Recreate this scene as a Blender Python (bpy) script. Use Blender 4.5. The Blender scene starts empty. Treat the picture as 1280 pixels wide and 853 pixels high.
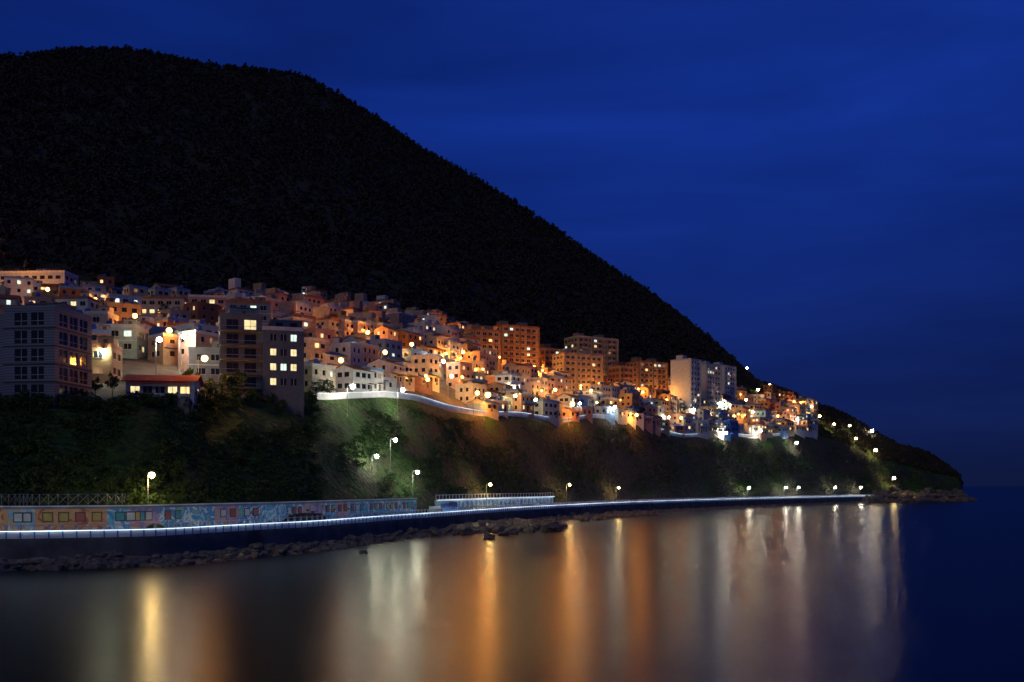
import bpy, math, random
import numpy as np
from mathutils import Vector, noise, Matrix
random.seed(11); rng=np.random.default_rng(11)
F=1244.0; CZ=10.0; HY=608.0; CX=640.0
scene=bpy.context.scene
scene.view_settings.view_transform='Standard'; scene.view_settings.look='None'; scene.view_settings.exposure=0
COL=scene.collection

# ------------------------------------------------------------------ materials
def newmat(name):
    m=bpy.data.materials.new(name); m.use_nodes=True
    nt=m.node_tree; b=nt.nodes['Principled BSDF']; return m,nt,b
def mk(name,c,rough=.85,var=.25,scale=1.2,c2=None,bump=0,metal=0):
    m,nt,b=newmat(name)
    tc=nt.nodes.new('ShaderNodeTexCoord'); n=nt.nodes.new('ShaderNodeTexNoise'); n.inputs['Scale'].default_value=scale
    n.inputs['Detail'].default_value=6
    nt.links.new(tc.outputs['Object'],n.inputs['Vector'])
    r=nt.nodes.new('ShaderNodeValToRGB'); nt.links.new(n.outputs['Fac'],r.inputs['Fac'])
    r.color_ramp.elements[0].position=.32; r.color_ramp.elements[1].position=.68
    c2=c2 or tuple(x*(1-var) for x in c)
    r.color_ramp.elements[0].color=(*c2,1); r.color_ramp.elements[1].color=(*c,1)
    nt.links.new(r.outputs['Color'],b.inputs['Base Color'])
    b.inputs['Roughness'].default_value=rough; b.inputs['Metallic'].default_value=metal
    if bump:
        bp=nt.nodes.new('ShaderNodeBump'); bp.inputs['Strength'].default_value=bump; bp.inputs['Distance'].default_value=.3
        nt.links.new(n.outputs['Fac'],bp.inputs['Height']); nt.links.new(bp.outputs['Normal'],b.inputs['Normal'])
    return m
def emis(name,c,st,var=.5,scale=.6,sample=False):
    m,nt,b=newmat(name)
    b.inputs['Base Color'].default_value=(.1,.1,.1,1)
    tc=nt.nodes.new('ShaderNodeTexCoord'); n=nt.nodes.new('ShaderNodeTexNoise'); n.inputs['Scale'].default_value=scale
    nt.links.new(tc.outputs['Object'],n.inputs['Vector'])
    mr=nt.nodes.new('ShaderNodeMapRange'); mr.inputs['From Min'].default_value=.3; mr.inputs['From Max'].default_value=.7
    mr.inputs['To Min'].default_value=st*(1-var); mr.inputs['To Max'].default_value=st
    nt.links.new(n.outputs['Fac'],mr.inputs['Value']); nt.links.new(mr.outputs['Result'],b.inputs['Emission Strength'])
    b.inputs['Emission Color'].default_value=(*c,1)
    m.cycles.emission_sampling='FRONT_BACK' if sample else 'NONE'
    return m
W_white=mk('wall_white',(.74,.73,.70),var=.3); W_cream=mk('wall_cream',(.64,.53,.38),var=.35); W_pink=mk('wall_pink',(.62,.36,.27),var=.35)
W_blue=mk('wall_blue',(.22,.38,.65)); W_dblue=mk('wall_deep_blue',(.04,.12,.48)); W_tan=mk('wall_tan',(.50,.32,.17)); W_grey=mk('wall_grey',(.28,.30,.33)); W_slate=mk('wall_slate',(.12,.145,.19))
W_brick=mk('wall_brick',(.36,.14,.07)); W_lgrey=mk('wall_pale_grey',(.5,.54,.6)); W_mint=mk('wall_mint',(.42,.55,.42))
R_green=mk('roof_green_coating',(.06,.18,.10)); R_grey=mk('roof_concrete',(.2,.2,.2)); R_orange=mk('roof_orange_tile',(.42,.13,.05)); R_blue=mk('roof_blue_sheet',(.04,.14,.45))
TRIM=mk('trim_white',(.65,.65,.65)); TRIMD=mk('trim_dark',(.06,.06,.07)); TRIMO=mk('trim_terracotta',(.42,.17,.08))
TANKB=mk('tank_blue',(.04,.13,.5),.5); TANKY=mk('tank_yellow',(.6,.42,.05),.5)
DOOR=mk('door_paint',(.12,.09,.07),.5)
GLASS,nt,b=newmat('window_glass'); b.inputs['Base Color'].default_value=(.02,.025,.03,1); b.inputs['Roughness'].default_value=.08
L_warm=emis('window_lit_warm',(1,.62,.25),2.2); L_white=emis('window_lit_white',(.8,1,.85),1.5); L_yel=emis('window_lit_yellow',(1,.8,.4),1.5); L_dim=emis('window_lit_dim',(1,.5,.2),.4)
CONC=mk('concrete',(.30,.29,.27),.9,.45,.5,bump=.3); CONCD=mk('concrete_dark',(.15,.145,.14),.9,.6,.35,bump=.4)
WHITEP=mk('white_paint',(.8,.82,.85),.6,.25,.5)
STEEL=mk('lamp_steel',(.35,.36,.38),.45,metal=.6)
BLUEP=mk('blue_paint',(.06,.22,.55),.5)
ROCK=mk('rock',(.26,.21,.16),.9,.65,1.5,bump=.6)
CLAD,nt,b=newmat('grey_cladding')
tc=nt.nodes.new('ShaderNodeTexCoord'); sx=nt.nodes.new('ShaderNodeSeparateXYZ'); nt.links.new(tc.outputs['Object'],sx.inputs[0])
mm=nt.nodes.new('ShaderNodeMath'); mm.operation='MODULO'; mm.inputs[1].default_value=.45
ad=nt.nodes.new('ShaderNodeMath'); ad.inputs[1].default_value=50; nt.links.new(sx.outputs['Z'],ad.inputs[0]); nt.links.new(ad.outputs[0],mm.inputs[0])
gt=nt.nodes.new('ShaderNodeMath'); gt.operation='GREATER_THAN'; gt.inputs[1].default_value=.09; nt.links.new(mm.outputs[0],gt.inputs[0])
mx=nt.nodes.new('ShaderNodeMix'); mx.data_type='RGBA'; mx.inputs['A'].default_value=(.05,.055,.07,1); mx.inputs['B'].default_value=(.17,.2,.27,1)
nt.links.new(gt.outputs[0],mx.inputs['Factor']); nt.links.new(mx.outputs['Result'],b.inputs['Base Color']); b.inputs['Roughness'].default_value=.6

# ------------------------------------------------------------------ terrain description (bearing, distance)
PG=np.arange(-800,1216.1,3.0)
def gsm(y,s):
    k=int(4*s)+1; w=np.exp(-.5*(np.arange(-k,k+1)/s)**2); w/=w.sum()
    return np.convolve(np.pad(y,k,mode='edge'),w,'valid')
def tab(d,s=0):
    xs=sorted(d); y=np.interp(PG,xs,[d[x] for x in xs]).astype(float)
    return gsm(y,s) if s else y
T_dw=tab({-800:150,-400:128,0:122,200:129,400:160,560:215,700:295,850:400,1000:509,1090:605,1150:640,1216:665},9)
T_dc=tab({-800:190,-400:170,0:165,200:180,400:225,560:275,700:350,850:460,1000:590,1090:662,1150:690,1216:700},9)
T_yc=tab({-800:500,0:502,200:500,380:497,400:501,480:497,520:501,560:514,600:521,650:521,700:530,740:522,780:527,850:548,900:545,950:549,1000:542,1040:550,1100:575,1150:588,1216:603},2.5)
T_dv=tab({-800:380,0:380,200:395,400:430,560:455,700:505,830:560,900:600,1000:640,1090:690,1150:705,1216:712},9)
T_yv=tab({-800:350,0:366,100:372,200:385,300:392,400:398,500:410,560:428,650:462,750:484,830:490,900:497,960:497,1000:512,1050:532,1100:558,1150:577,1216:600},5)
T_dr=tab({-800:850,0:850,160:900,400:900,640:880,760:850,860:820,930:790,1000:735,1100:732,1216:722},9)
T_yr=tab({-800:250,-400:120,-200:80,0:70,30:70,60:64,100:60,160:60,200:68,260:80,330:87,380:94,430:120,480:152,530:187,580:214,640:250,700:290,760:332,800:357,830:380,860:402,890:427,925:458,945:474,960:480,990:489,1010:500,1030:508,1050:513,1075:528,1100:543,1125:556,1140:559,1150:562,1160:566,1172:574,1186:583,1200:597,1216:606},1.0)
X=lambda T,p: np.interp(p,PG,T)
SX=(PG-CX)/F*T_dw; SY=T_dw
tx=np.gradient(SX); ty=np.gradient(SY); tl=np.hypot(tx,ty)
rx=SX/np.hypot(SX,SY); ry=SY/np.hypot(SX,SY)
sn=np.abs(tx*ry-ty*rx)/tl
T_as=np.clip(1/np.maximum(sn,.2),1,3.6)
PW=6.4
Tz=lambda y,d: CZ+(HY-y)/F*d
TREEH=3.5
rows_d=[];rows_z=[];rows_k=[]
def seg(d0,z0,d1,z1,n,k,shape=None,last=False):
    for i in range(n+(1 if last else 0)):
        t=i/n; s=shape(t) if shape else t
        rows_d.append(d0+(d1-d0)*t); rows_z.append(z0+(z1-z0)*s); rows_k.append((k,t))
z_=lambda v: np.full_like(PG,v)
zc=Tz(T_yc,T_dc); zv=Tz(T_yv,T_dv); zr=Tz(T_yr,T_dr)-TREEH
a=T_as
seg(T_dw-40,z_(-8),T_dw-6*a,z_(-.5),4,0)
seg(T_dw-6*a,z_(-.5),T_dw,z_(1.1),6,1)
seg(T_dw,z_(1.1),T_dw+.5,z_(3.1),1,2)
seg(T_dw+.5,z_(3.1),T_dw+PW*a,z_(3.1),3,2)
seg(T_dw+PW*a,z_(3.1),T_dw+PW*a+.8,z_(5.2),1,2)
seg(T_dw+PW*a+.8,z_(5.2),T_dc,zc,34,3)
seg(T_dc,zc,T_dv,zv,50,4)
seg(T_dv,zv,T_dr,zr,100,5)
seg(T_dr,zr,T_dr+500,z_(-8),16,6,None,True)
D=np.array(rows_d); Z=np.array(rows_z)
for j,(k,t) in enumerate(rows_k):
    if k in(0,2): continue
    for i in range(len(PG)):
        if k==4 and PG[i]<1030: continue
        d=D[j,i]; x=(PG[i]-CX)/F*d
        if k==4:
            e=min(1,(PG[i]-1030)/40)*min(1,6*t)
            Z[j,i]+=e*(noise.fractal(Vector((x*.07,d*.07,3)),.9,2,5)*1.6)
        elif k==1:
            Z[j,i]+=noise.fractal(Vector((x*.25,d*.25,0)),1,2,4)*.7*min(1,t*4)*(1 if t<.95 else .3)
        elif k==3:
            e=min(1,6*t*(1-t)); n=noise.fractal(Vector((x*.06,d*.05,3)),.9,2,5); r=noise.ridged_multi_fractal(Vector((x*.035,d*.03,1)),1,2,4,1,2)-1.2
            f=1.0+(1.2 if PG[i]>1080 else 0)
            Z[j,i]+=e*(n*2.2+r*1.5)*f
        elif k==5:
            e=min(1,5*t)*(1-.9*t); n=noise.fractal(Vector((x*.011,d*.008,7)),1,2,6); r=noise.ridged_multi_fractal(Vector((x*.009,d*.005,2)),1,2,4,1,2)-1.2
            s=.25 if PG[i]>940 else 1
            Z[j,i]+=e*(n*9+r*9)*s+noise.noise(Vector((x*.05,d*.05,0)))*1.2*min(1,t*8)
end=np.clip((PG-1196)/18,0,1); end=end*end*(3-2*end)
jit=np.array([noise.noise(Vector((p*.15,0,9)))*.12 for p in PG])
e2=np.clip(end+jit*(end>0)*(end<1),0,1)
Z=Z*(1-e2)+(-6)*e2
NR,NC=D.shape
def H(px,d):
    f=(px-PG[0])/3.0; i=int(min(max(f,0),NC-2)); f=min(max(f-i,0),1)
    return (1-f)*np.interp(d,D[:,i],Z[:,i])+f*np.interp(d,D[:,i+1],Z[:,i+1])
def XY(px,d): return (px-CX)/F*d,d
def HXY(x,y): return H(x/y*F+CX,y)

def mesh_np(name,V,Fq,mats,mi=None,smooth=False):
    me=bpy.data.meshes.new(name); n=len(V); k=Fq.shape[1]; m=len(Fq)
    me.vertices.add(n); me.vertices.foreach_set('co',np.asarray(V,np.float32).ravel())
    me.loops.add(m*k); me.loops.foreach_set('vertex_index',np.asarray(Fq,np.int32).ravel())
    me.polygons.add(m); me.polygons.foreach_set('loop_start',np.arange(0,m*k,k,dtype=np.int32)); 
    try: me.polygons.foreach_set('loop_total',np.full(m,k,np.int32))
    except Exception: pass
    for q in mats: me.materials.append(q)
    if mi is not None: me.polygons.foreach_set('material_index',np.asarray(mi,np.int32))
    me.polygons.foreach_set('use_smooth',np.full(m,smooth))
    me.update(calc_edges=True); me.validate()
    o=bpy.data.objects.new(name,me); COL.objects.link(o); return o

TER,nt,b=newmat('terrain_scrub_and_rock')
tc=nt.nodes.new('ShaderNodeTexCoord'); g=nt.nodes.new('ShaderNodeNewGeometry'); s3=nt.nodes.new('ShaderNodeSeparateXYZ'); nt.links.new(g.outputs['Normal'],s3.inputs[0])
n1=nt.nodes.new('ShaderNodeTexNoise'); n1.inputs['Scale'].default_value=.12; n1.inputs['Detail'].default_value=8; nt.links.new(tc.outputs['Object'],n1.inputs['Vector'])
n2=nt.nodes.new('ShaderNodeTexNoise'); n2.inputs['Scale'].default_value=.9; n2.inputs['Detail'].default_value=8; nt.links.new(tc.outputs['Object'],n2.inputs['Vector'])
gr=nt.nodes.new('ShaderNodeValToRGB'); nt.links.new(n2.outputs['Fac'],gr.inputs['Fac']); gr.color_ramp.elements[0].color=(.010,.028,.005,1); gr.color_ramp.elements[1].color=(.05,.13,.016,1)
gr.color_ramp.elements[0].position=.35; gr.color_ramp.elements[1].position=.7
rk=nt.nodes.new('ShaderNodeValToRGB'); nt.links.new(n2.outputs['Fac'],rk.inputs['Fac']); rk.color_ramp.elements[0].color=(.018,.019,.012,1); rk.color_ramp.elements[1].color=(.10,.085,.055,1)
rk.color_ramp.elements[0].position=.35; rk.color_ramp.elements[1].position=.7
m1=nt.nodes.new('ShaderNodeMath'); m1.operation='MULTIPLY_ADD'; nt.links.new(n1.outputs['Fac'],m1.inputs[0]); m1.inputs[1].default_value=.9; nt.links.new(s3.outputs['Z'],m1.inputs[2])
mr=nt.nodes.new('ShaderNodeMapRange'); mr.inputs['From Min'].default_value=.96; mr.inputs['From Max'].default_value=1.16; nt.links.new(m1.outputs[0],mr.inputs['Value'])
mx=nt.nodes.new('ShaderNodeMix'); mx.data_type='RGBA'; nt.links.new(mr.outputs['Result'],mx.inputs['Factor']); nt.links.new(rk.outputs['Color'],mx.inputs['A']); nt.links.new(gr.outputs['Color'],mx.inputs['B'])
nt.links.new(mx.outputs['Result'],b.inputs['Base Color']); b.inputs['Roughness'].default_value=.95
bp=nt.nodes.new('ShaderNodeBump'); bp.inputs['Distance'].default_value=.8; bp.inputs['Strength'].default_value=.7; nt.links.new(n2.outputs['Fac'],bp.inputs['Height']); nt.links.new(bp.outputs['Normal'],b.inputs['Normal'])
VX=(PG[None,:]-CX)/F*D
V=np.stack([VX,D,Z],-1).reshape(-1,3)
I=np.arange(NR*NC).reshape(NR,NC)
Fq=np.stack([I[:-1,:-1],I[:-1,1:],I[1:,1:],I[1:,:-1]],-1).reshape(-1,4)
kk=np.array([k for k,t in rows_k])[:-1]; mi=np.repeat(np.where(kk==4,1,np.where(kk<=1,2,0)),NC-1).reshape(NR-1,NC-1)
mi[(mi==1)&(PG[None,:-1]>1015)]=0
mi[(kk==5)[:,None]&(PG[None,:-1]>-9999)]=3
mesh_np('mountain_terrain',V,Fq,[TER,mk('village_ground_concrete',(.16,.145,.12),.9,.5,.3),ROCK,mk('mountain_ground',(.05,.043,.033),.95,.3,.1)],mi.ravel(),True)

# ------------------------------------------------------------------ sea
SEA,nt,b=newmat('sea_water')
b.inputs['Base Color'].default_value=(.0015,.006,.016,1); b.inputs['Roughness'].default_value=.25; b.inputs['IOR'].default_value=1.33; b.inputs['Specular IOR Level'].default_value=.10
tc=nt.nodes.new('ShaderNodeTexCoord'); mp=nt.nodes.new('ShaderNodeMapping'); mp.inputs['Scale'].default_value=(.6,2.6,1); nt.links.new(tc.outputs['Object'],mp.inputs['Vector'])
n=nt.nodes.new('ShaderNodeTexNoise'); n.inputs['Scale'].default_value=1.1; n.inputs['Detail'].default_value=7; nt.links.new(mp.outputs[0],n.inputs['Vector'])
bp=nt.nodes.new('ShaderNodeBump'); bp.inputs['Strength'].default_value=.35; bp.inputs['Distance'].default_value=.06; nt.links.new(n.outputs['Fac'],bp.inputs['Height']); nt.links.new(bp.outputs['Normal'],b.inputs['Normal'])
mesh_np('sea_water',[(-30000,-2000,0),(30000,-2000,0),(30000,40000,0),(-30000,40000,0)],np.array([[0,1,2,3]]),[SEA])

# ------------------------------------------------------------------ mesh builder
class MB:
    def __init__(s): s.v=[];s.f=[];s.m=[];s.mats=[]
    def mi(s,mat):
        if mat not in s.mats: s.mats.append(mat)
        return s.mats.index(mat)
    def quad(s,P,mat):
        n=len(s.v); s.v+=list(P); s.f.append(tuple(range(n,n+len(P)))); s.m.append(s.mi(mat))
    def hexa(s,c,mat):
        n=len(s.v); s.v+=list(c); k=s.mi(mat)
        for f in((0,3,2,1),(4,5,6,7),(0,1,5,4),(1,2,6,5),(2,3,7,6),(3,0,4,7)):
            s.f.append(tuple(n+q for q in f)); s.m.append(k)
    def box(s,x0,x1,y0,y1,z0,z1,mat):
        s.hexa([(x0,y0,z0),(x1,y0,z0),(x1,y1,z0),(x0,y1,z0),(x0,y0,z1),(x1,y0,z1),(x1,y1,z1),(x0,y1,z1)],mat)
    def cyl(s,p0,p1,r0,r1,mat,n=8,caps=True):
        p0=Vector(p0);p1=Vector(p1); d=(p1-p0).normalized(); u=d.orthogonal().normalized(); w=d.cross(u)
        k=len(s.v); q=s.mi(mat)
        for p,r in((p0,r0),(p1,r1)):
            for i in range(n):
                a=2*math.pi*i/n; s.v.append(tuple(p+u*(r*math.cos(a))+w*(r*math.sin(a))))
        for i in range(n):
            j=(i+1)%n; s.f.append((k+i,k+j,k+n+j,k+n+i)); s.m.append(q)
        if caps:
            s.f.append(tuple(k+n+i for i in range(n))); s.m.append(q); s.f.append(tuple(k+n-1-i for i in range(n))); s.m.append(q)
    def ball(s,c,r,mat,n=10,m=6):
        pr=[(math.sin(math.pi*j/m)*r,-math.cos(math.pi*j/m)*r) for j in range(m+1)]; k=len(s.v); q=s.mi(mat)
        for R_,z in pr:
            for i in range(n):
                a=2*math.pi*i/n; s.v.append((c[0]+R_*math.cos(a),c[1]+R_*math.sin(a),c[2]+z))
        for j in range(m):
            for i in range(n):
                i2=(i+1)%n; s.f.append((k+j*n+i,k+j*n+i2,k+(j+1)*n+i2,k+(j+1)*n+i)); s.m.append(q)
    def facade(s,ax,ay,bx,by,z0,z1,cols,rows,wall,pick,rec=.15,frame=None,sill=None):
        L=math.hypot(bx-ax,by-ay); ux,uy=(bx-ax)/L,(by-ay)/L; nx,ny=uy,-ux
        P=lambda u,z,o=0:(ax+ux*u+nx*o,ay+uy*u+ny*o,z)
        def ob(u0,u1,zz0,zz1,o0,o1,m):
            s.hexa([P(u0,zz0,o1),P(u1,zz0,o1),P(u1,zz0,o0),P(u0,zz0,o0),P(u0,zz1,o1),P(u1,zz1,o1),P(u1,zz1,o0),P(u0,zz1,o0)],m)
        us=[0]+[q for c in cols for q in c]+[L]; zs=[z0]+[q for r in rows for q in r]+[z1]
        for j in range(len(zs)-1):
            a,b=zs[j],zs[j+1]
            if j%2==0 or not cols: s.quad([P(0,a),P(L,a),P(L,b),P(0,b)],wall); continue
            for i in range(len(us)-1):
                c,d=us[i],us[i+1]
                if i%2==0: s.quad([P(c,a),P(d,a),P(d,b),P(c,b)],wall)
                else:
                    r=-rec
                    s.quad([P(c,a,r),P(d,a,r),P(d,b,r),P(c,b,r)],pick())
                    s.quad([P(c,a),P(d,a),P(d,a,r),P(c,a,r)],wall); s.quad([P(c,b,r),P(d,b,r),P(d,b),P(c,b)],wall)
                    s.quad([P(c,a),P(c,a,r),P(c,b,r),P(c,b)],wall); s.quad([P(d,a,r),P(d,a),P(d,b),P(d,b,r)],wall)
                    if frame:
                        m=(c+d)/2; ob(m-.035,m+.035,a,b,r+.002,r+.05,frame)
                        if b-a>1.6: ob(c,m-.035,a+(b-a)*.35-.03,a+(b-a)*.35+.03,r+.003,r+.045,frame); ob(m+.035,d,a+(b-a)*.35-.03,a+(b-a)*.35+.03,r+.003,r+.045,frame)
                    if sill: ob(c-.08,d+.08,a-.1,a-.003,.003,.1,sill)
    def make(s,name,loc=(0,0,0),rot=0,split=False,smooth=False):
        if not split:
            me=bpy.data.meshes.new(name); me.from_pydata(s.v,[],s.f)
            for q in s.mats: me.materials.append(q)
            me.polygons.foreach_set('material_index',s.m)
            if smooth: me.polygons.foreach_set('use_smooth',[True]*len(s.f))
            me.update(); o=bpy.data.objects.new(name,me); COL.objects.link(o); o.location=loc; o.rotation_euler=(0,0,rot); return o
        e=bpy.data.objects.new(name,None); COL.objects.link(e); e.location=loc; e.rotation_euler=(0,0,rot)
        for k,mat in enumerate(s.mats):
            fs=[f for f,m in zip(s.f,s.m) if m==k]; ids=sorted({i for f in fs for i in f}); mp={a:b for b,a in enumerate(ids)}
            me=bpy.data.meshes.new(mat.name+'_part'); me.from_pydata([s.v[i] for i in ids],[],[tuple(mp[i] for i in f) for f in fs]); me.materials.append(mat); me.update()
            o=bpy.data.objects.new(mat.name+'_part',me); COL.objects.link(o); o.parent=e
        return e

def picker(lit,cols=(L_warm,L_white,L_yel,L_dim)):
    return lambda: random.choice(cols) if random.random()<lit else GLASS
def cols_for(L,pitch,w,marg=.8):
    n=max(1,int((L-2*marg+pitch-w)/pitch)); tot=(n-1)*pitch+w; st=(L-tot)/2
    return [(st+i*pitch,st+i*pitch+w) for i in range(n)]
def volume(B,x0,x1,y0,y1,z0,floors,fh,wall,pick,sink=0,pitch=2.8,ww=1.4,wz=(.95,2.25),parapet=.8,roof=R_grey,cap=None,frame=None,sill=None,bands=None,blank=()):
    zt=z0+floors*fh
    rows=[(z0+i*fh+wz[0],z0+i*fh+wz[1]) for i in range(floors)]
    S=[(x0,y0,x1,y0),(x1,y0,x1,y1),(x1,y1,x0,y1),(x0,y1,x0,y0)]
    for k,(a,b,c,d) in enumerate(S):
        L=math.hypot(c-a,d-b); cs=[] if k in blank else cols_for(L,pitch,ww)
        B.facade(a,b,c,d,z0-sink,zt,cs,rows,wall,pick,frame=frame,sill=sill)
    B.quad([(x0,y0,zt),(x1,y0,zt),(x1,y1,zt),(x0,y1,zt)],roof)
    if parapet:
        t=.2; pm=cap or wall
        B.box(x0-.05,x1+.05,y0-.05,y0+t,zt+.003,zt+parapet,pm); B.box(x0-.05,x1+.05,y1-t,y1+.05,zt+.003,zt+parapet,pm)
        B.box(x0-.05,x0+t,y0+t,y1-t,zt+.003,zt+parapet,pm); B.box(x1-t,x1+.05,y0+t,y1-t,zt+.003,zt+parapet,pm)
    if bands:
        for i in range(1,floors):
            z=z0+i*fh; B.box(x0-.08,x1+.08,y0-.08,y0-.003,z-.12,z+.12,bands); B.box(x1+.003,x1+.08,y0-.003,y1,z-.12,z+.12,bands); B.box(x0-.08,x0-.003,y0-.003,y1,z-.12,z+.12,bands)
    return zt
def tank(B,x,y,z,m,r=.7):
    for a,b in((-.5,-.5),(.5,-.5),(.5,.5),(-.5,.5)): B.box(x+a-.05,x+a+.05,y+b-.05,y+b+.05,z,z+.6,STEEL)
    B.cyl((x,y,z+.6),(x,y,z+1.9),r,r,m,10); B.cyl((x,y,z+1.9),(x,y,z+2.15),r,.25,m,10)
def stairhouse(B,x,y,z,w,d,h,wall):
    B.box(x-w/2,x+w/2,y-d/2,y+d/2,z,z+h,wall); B.box(x-w/2-.15,x+w/2+.15,y-d/2-.15,y+d/2+.15,z+h+.003,z+h+.18,R_grey)
    B.box(x-.4,x+.4,y-d/2-.04,y-d/2-.003,z+.1,z+2,DOOR)

FOOT=[]
def free(x,y,r): return all((x-a)**2+(y-b)**2>(r+c)**2 for a,b,c in FOOT)
COASTROT=lambda px: math.atan2(np.interp(px,PG,gsm(ty,12)),np.interp(px,PG,gsm(tx,12)))

def gable(B,x0,x1,y0,y1,z,h,mat,wall,ov=.4):
    ym=(y0+y1)/2
    a,b,c,d=(x0-ov,y0-ov,z),(x1+ov,y0-ov,z),(x1+ov,ym,z+h),(x0-ov,ym,z+h)
    e,f=(x0-ov,y1+ov,z),(x1+ov,y1+ov,z)
    B.quad([a,b,c,d],mat); B.quad([d,c,f,e],mat)
    for p,q in((a,b),(f,e)): B.quad([p,q,(q[0],q[1],z-.15),(p[0],p[1],z-.15)][::-1],mat)
    B.quad([(x0,y0,z),(x0,ym,z+h*.95),(x0,y1,z)],wall); B.quad([(x1,y0,z),(x1,y1,z),(x1,ym,z+h*.95)],wall)

def house(x,y,rot,W,Dp,floors,wall,roofk,lit=.14,name='village_house'):
    B=MB(); fh=2.7; pk=picker(lit)
    zt=volume(B,-W/2,W/2,-Dp/2,Dp/2,0,floors,fh,wall,pk,sink=4.5,pitch=random.choice([2.2,2.6,3.0]),ww=random.choice([1.0,1.3,1.6]),wz=(.9,2.1),
        parapet=0 if roofk in('gb','go') else .7,roof=random.choice([R_green,R_grey]),cap=random.choice([wall,wall,TRIM,W_blue]),sill=TRIM if random.random()<.4 else None)
    dx=random.uniform(-W/2+1.2,W/2-1.2)
    B.box(dx-.5,dx+.5,-Dp/2-.06,-Dp/2-.003,0,2.05,DOOR); B.box(dx-.9,dx+.9,-Dp/2-1,-Dp/2-.003,2.25,2.4,R_grey)
    if roofk=='gb': gable(B,-W/2,W/2,-Dp/2,Dp/2,zt+.01,1.2,R_blue,wall)
    elif roofk=='go': gable(B,-W/2,W/2,-Dp/2,Dp/2,zt+.01,1.3,R_orange,wall)
    else:
        if random.random()<.6: stairhouse(B,random.choice([-1,1])*(W/2-1.4),Dp/2-1.4,zt+.003,2.0,2.0,2.1,wall)
        if random.random()<.5: tank(B,random.uniform(-W/4,W/4),-Dp/4,zt+.003,random.choice([TANKB,TANKB,TANKY]),.6)
    if floors>1 and random.random()<.5:
        B.box(-W/2+.3,W/2-.3,-Dp/2-1.2,-Dp/2-.003,fh-.1,fh+.08,R_grey); 
        B.box(-W/2+.3,W/2-.3,-Dp/2-1.2,-Dp/2-1.1,fh+.083,fh+1.0,random.choice([wall,TRIM,W_blue]))
    if random.random()<.35:
        s=random.choice([-1,1]); x0=s*(W/2+.003); x1=s*(W/2+1.9); B.box(min(x0,x1),max(x0,x1),-Dp/2+.5,Dp/2-1,-4,2.3,random.choice([wall,W_blue,W_grey]))
    return B.make(name,(x,y,HXY(x,y)+.2),rot)

# ------------------------------------------------------------------ lamps
CW=(1,.93,.76); CO=(1,.34,.05); CY=(1,.66,.22); CG=(.78,1,.62)
_gw=emis('lamp_globe_white',(1,.93,.72),160,.0)
bulbs={CW:_gw,CG:_gw,CO:emis('lamp_globe_sodium',(1,.5,.1),14,.0),CY:emis('lamp_globe_yellow',(1,.75,.3),60,.0)}
_lm={}
def lampmesh(h,arm,col,gr_):
    k=(h,arm,col,gr_)
    if k in _lm: return _lm[k]
    B=MB(); B.cyl((0,0,-1),(0,0,.5),.16,.13,STEEL,8); B.cyl((0,0,.5),(0,0,h),.09,.055,STEEL,8)
    pts=[(0,0,h),(0,-arm*.3,h+.28),(0,-arm*.7,h+.38),(0,-arm,h+.36)]
    for p,q in zip(pts,pts[1:]): B.cyl(p,q,.05,.045,STEEL,6)
    B.cyl((0,-arm-.1,h+.30),(0,-arm-.1,h+.46),gr_*.9,gr_*.4,STEEL,10)
    B.ball((0,-arm-.1,h+.28-gr_*.8),gr_,bulbs[col])
    o=B.make('street_lamp_tmp',smooth=True); me=o.data; bpy.data.objects.remove(o); _lm[k]=me; return me
def lamp(x,y,z,h,rot,col,power,arm=1.2,gr_=.36):
    me=lampmesh(round(h,1),arm,col,gr_); h=round(h,1)
    o=bpy.data.objects.new('street_lamp',me); COL.objects.link(o); o.location=(x,y,z); o.rotation_euler=(0,0,rot)
    l=bpy.data.lights.new('lamp_light','POINT'); l.color=col; l.energy=power; l.shadow_soft_size=gr_+.06
    lo=bpy.data.objects.new('lamp_light',l); COL.objects.link(lo); lo.parent=o; lo.location=(0,-arm-.1,h+.25-gr_*.8)
    FOOT.append((x,y,1.2)); return o
def solve(px,y,h):
    i0=np.interp(px,PG,T_dw+PW*T_as+2); ds=np.linspace(i0,X(T_dr,px),900)
    hs=np.array([H(px,d) for d in ds]); an=(hs+h-CZ)/ds*F; k=np.argmax(an>=HY-y)
    return ds[k] if an[k]>=HY-y else ds[np.argmax(an)]
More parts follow.
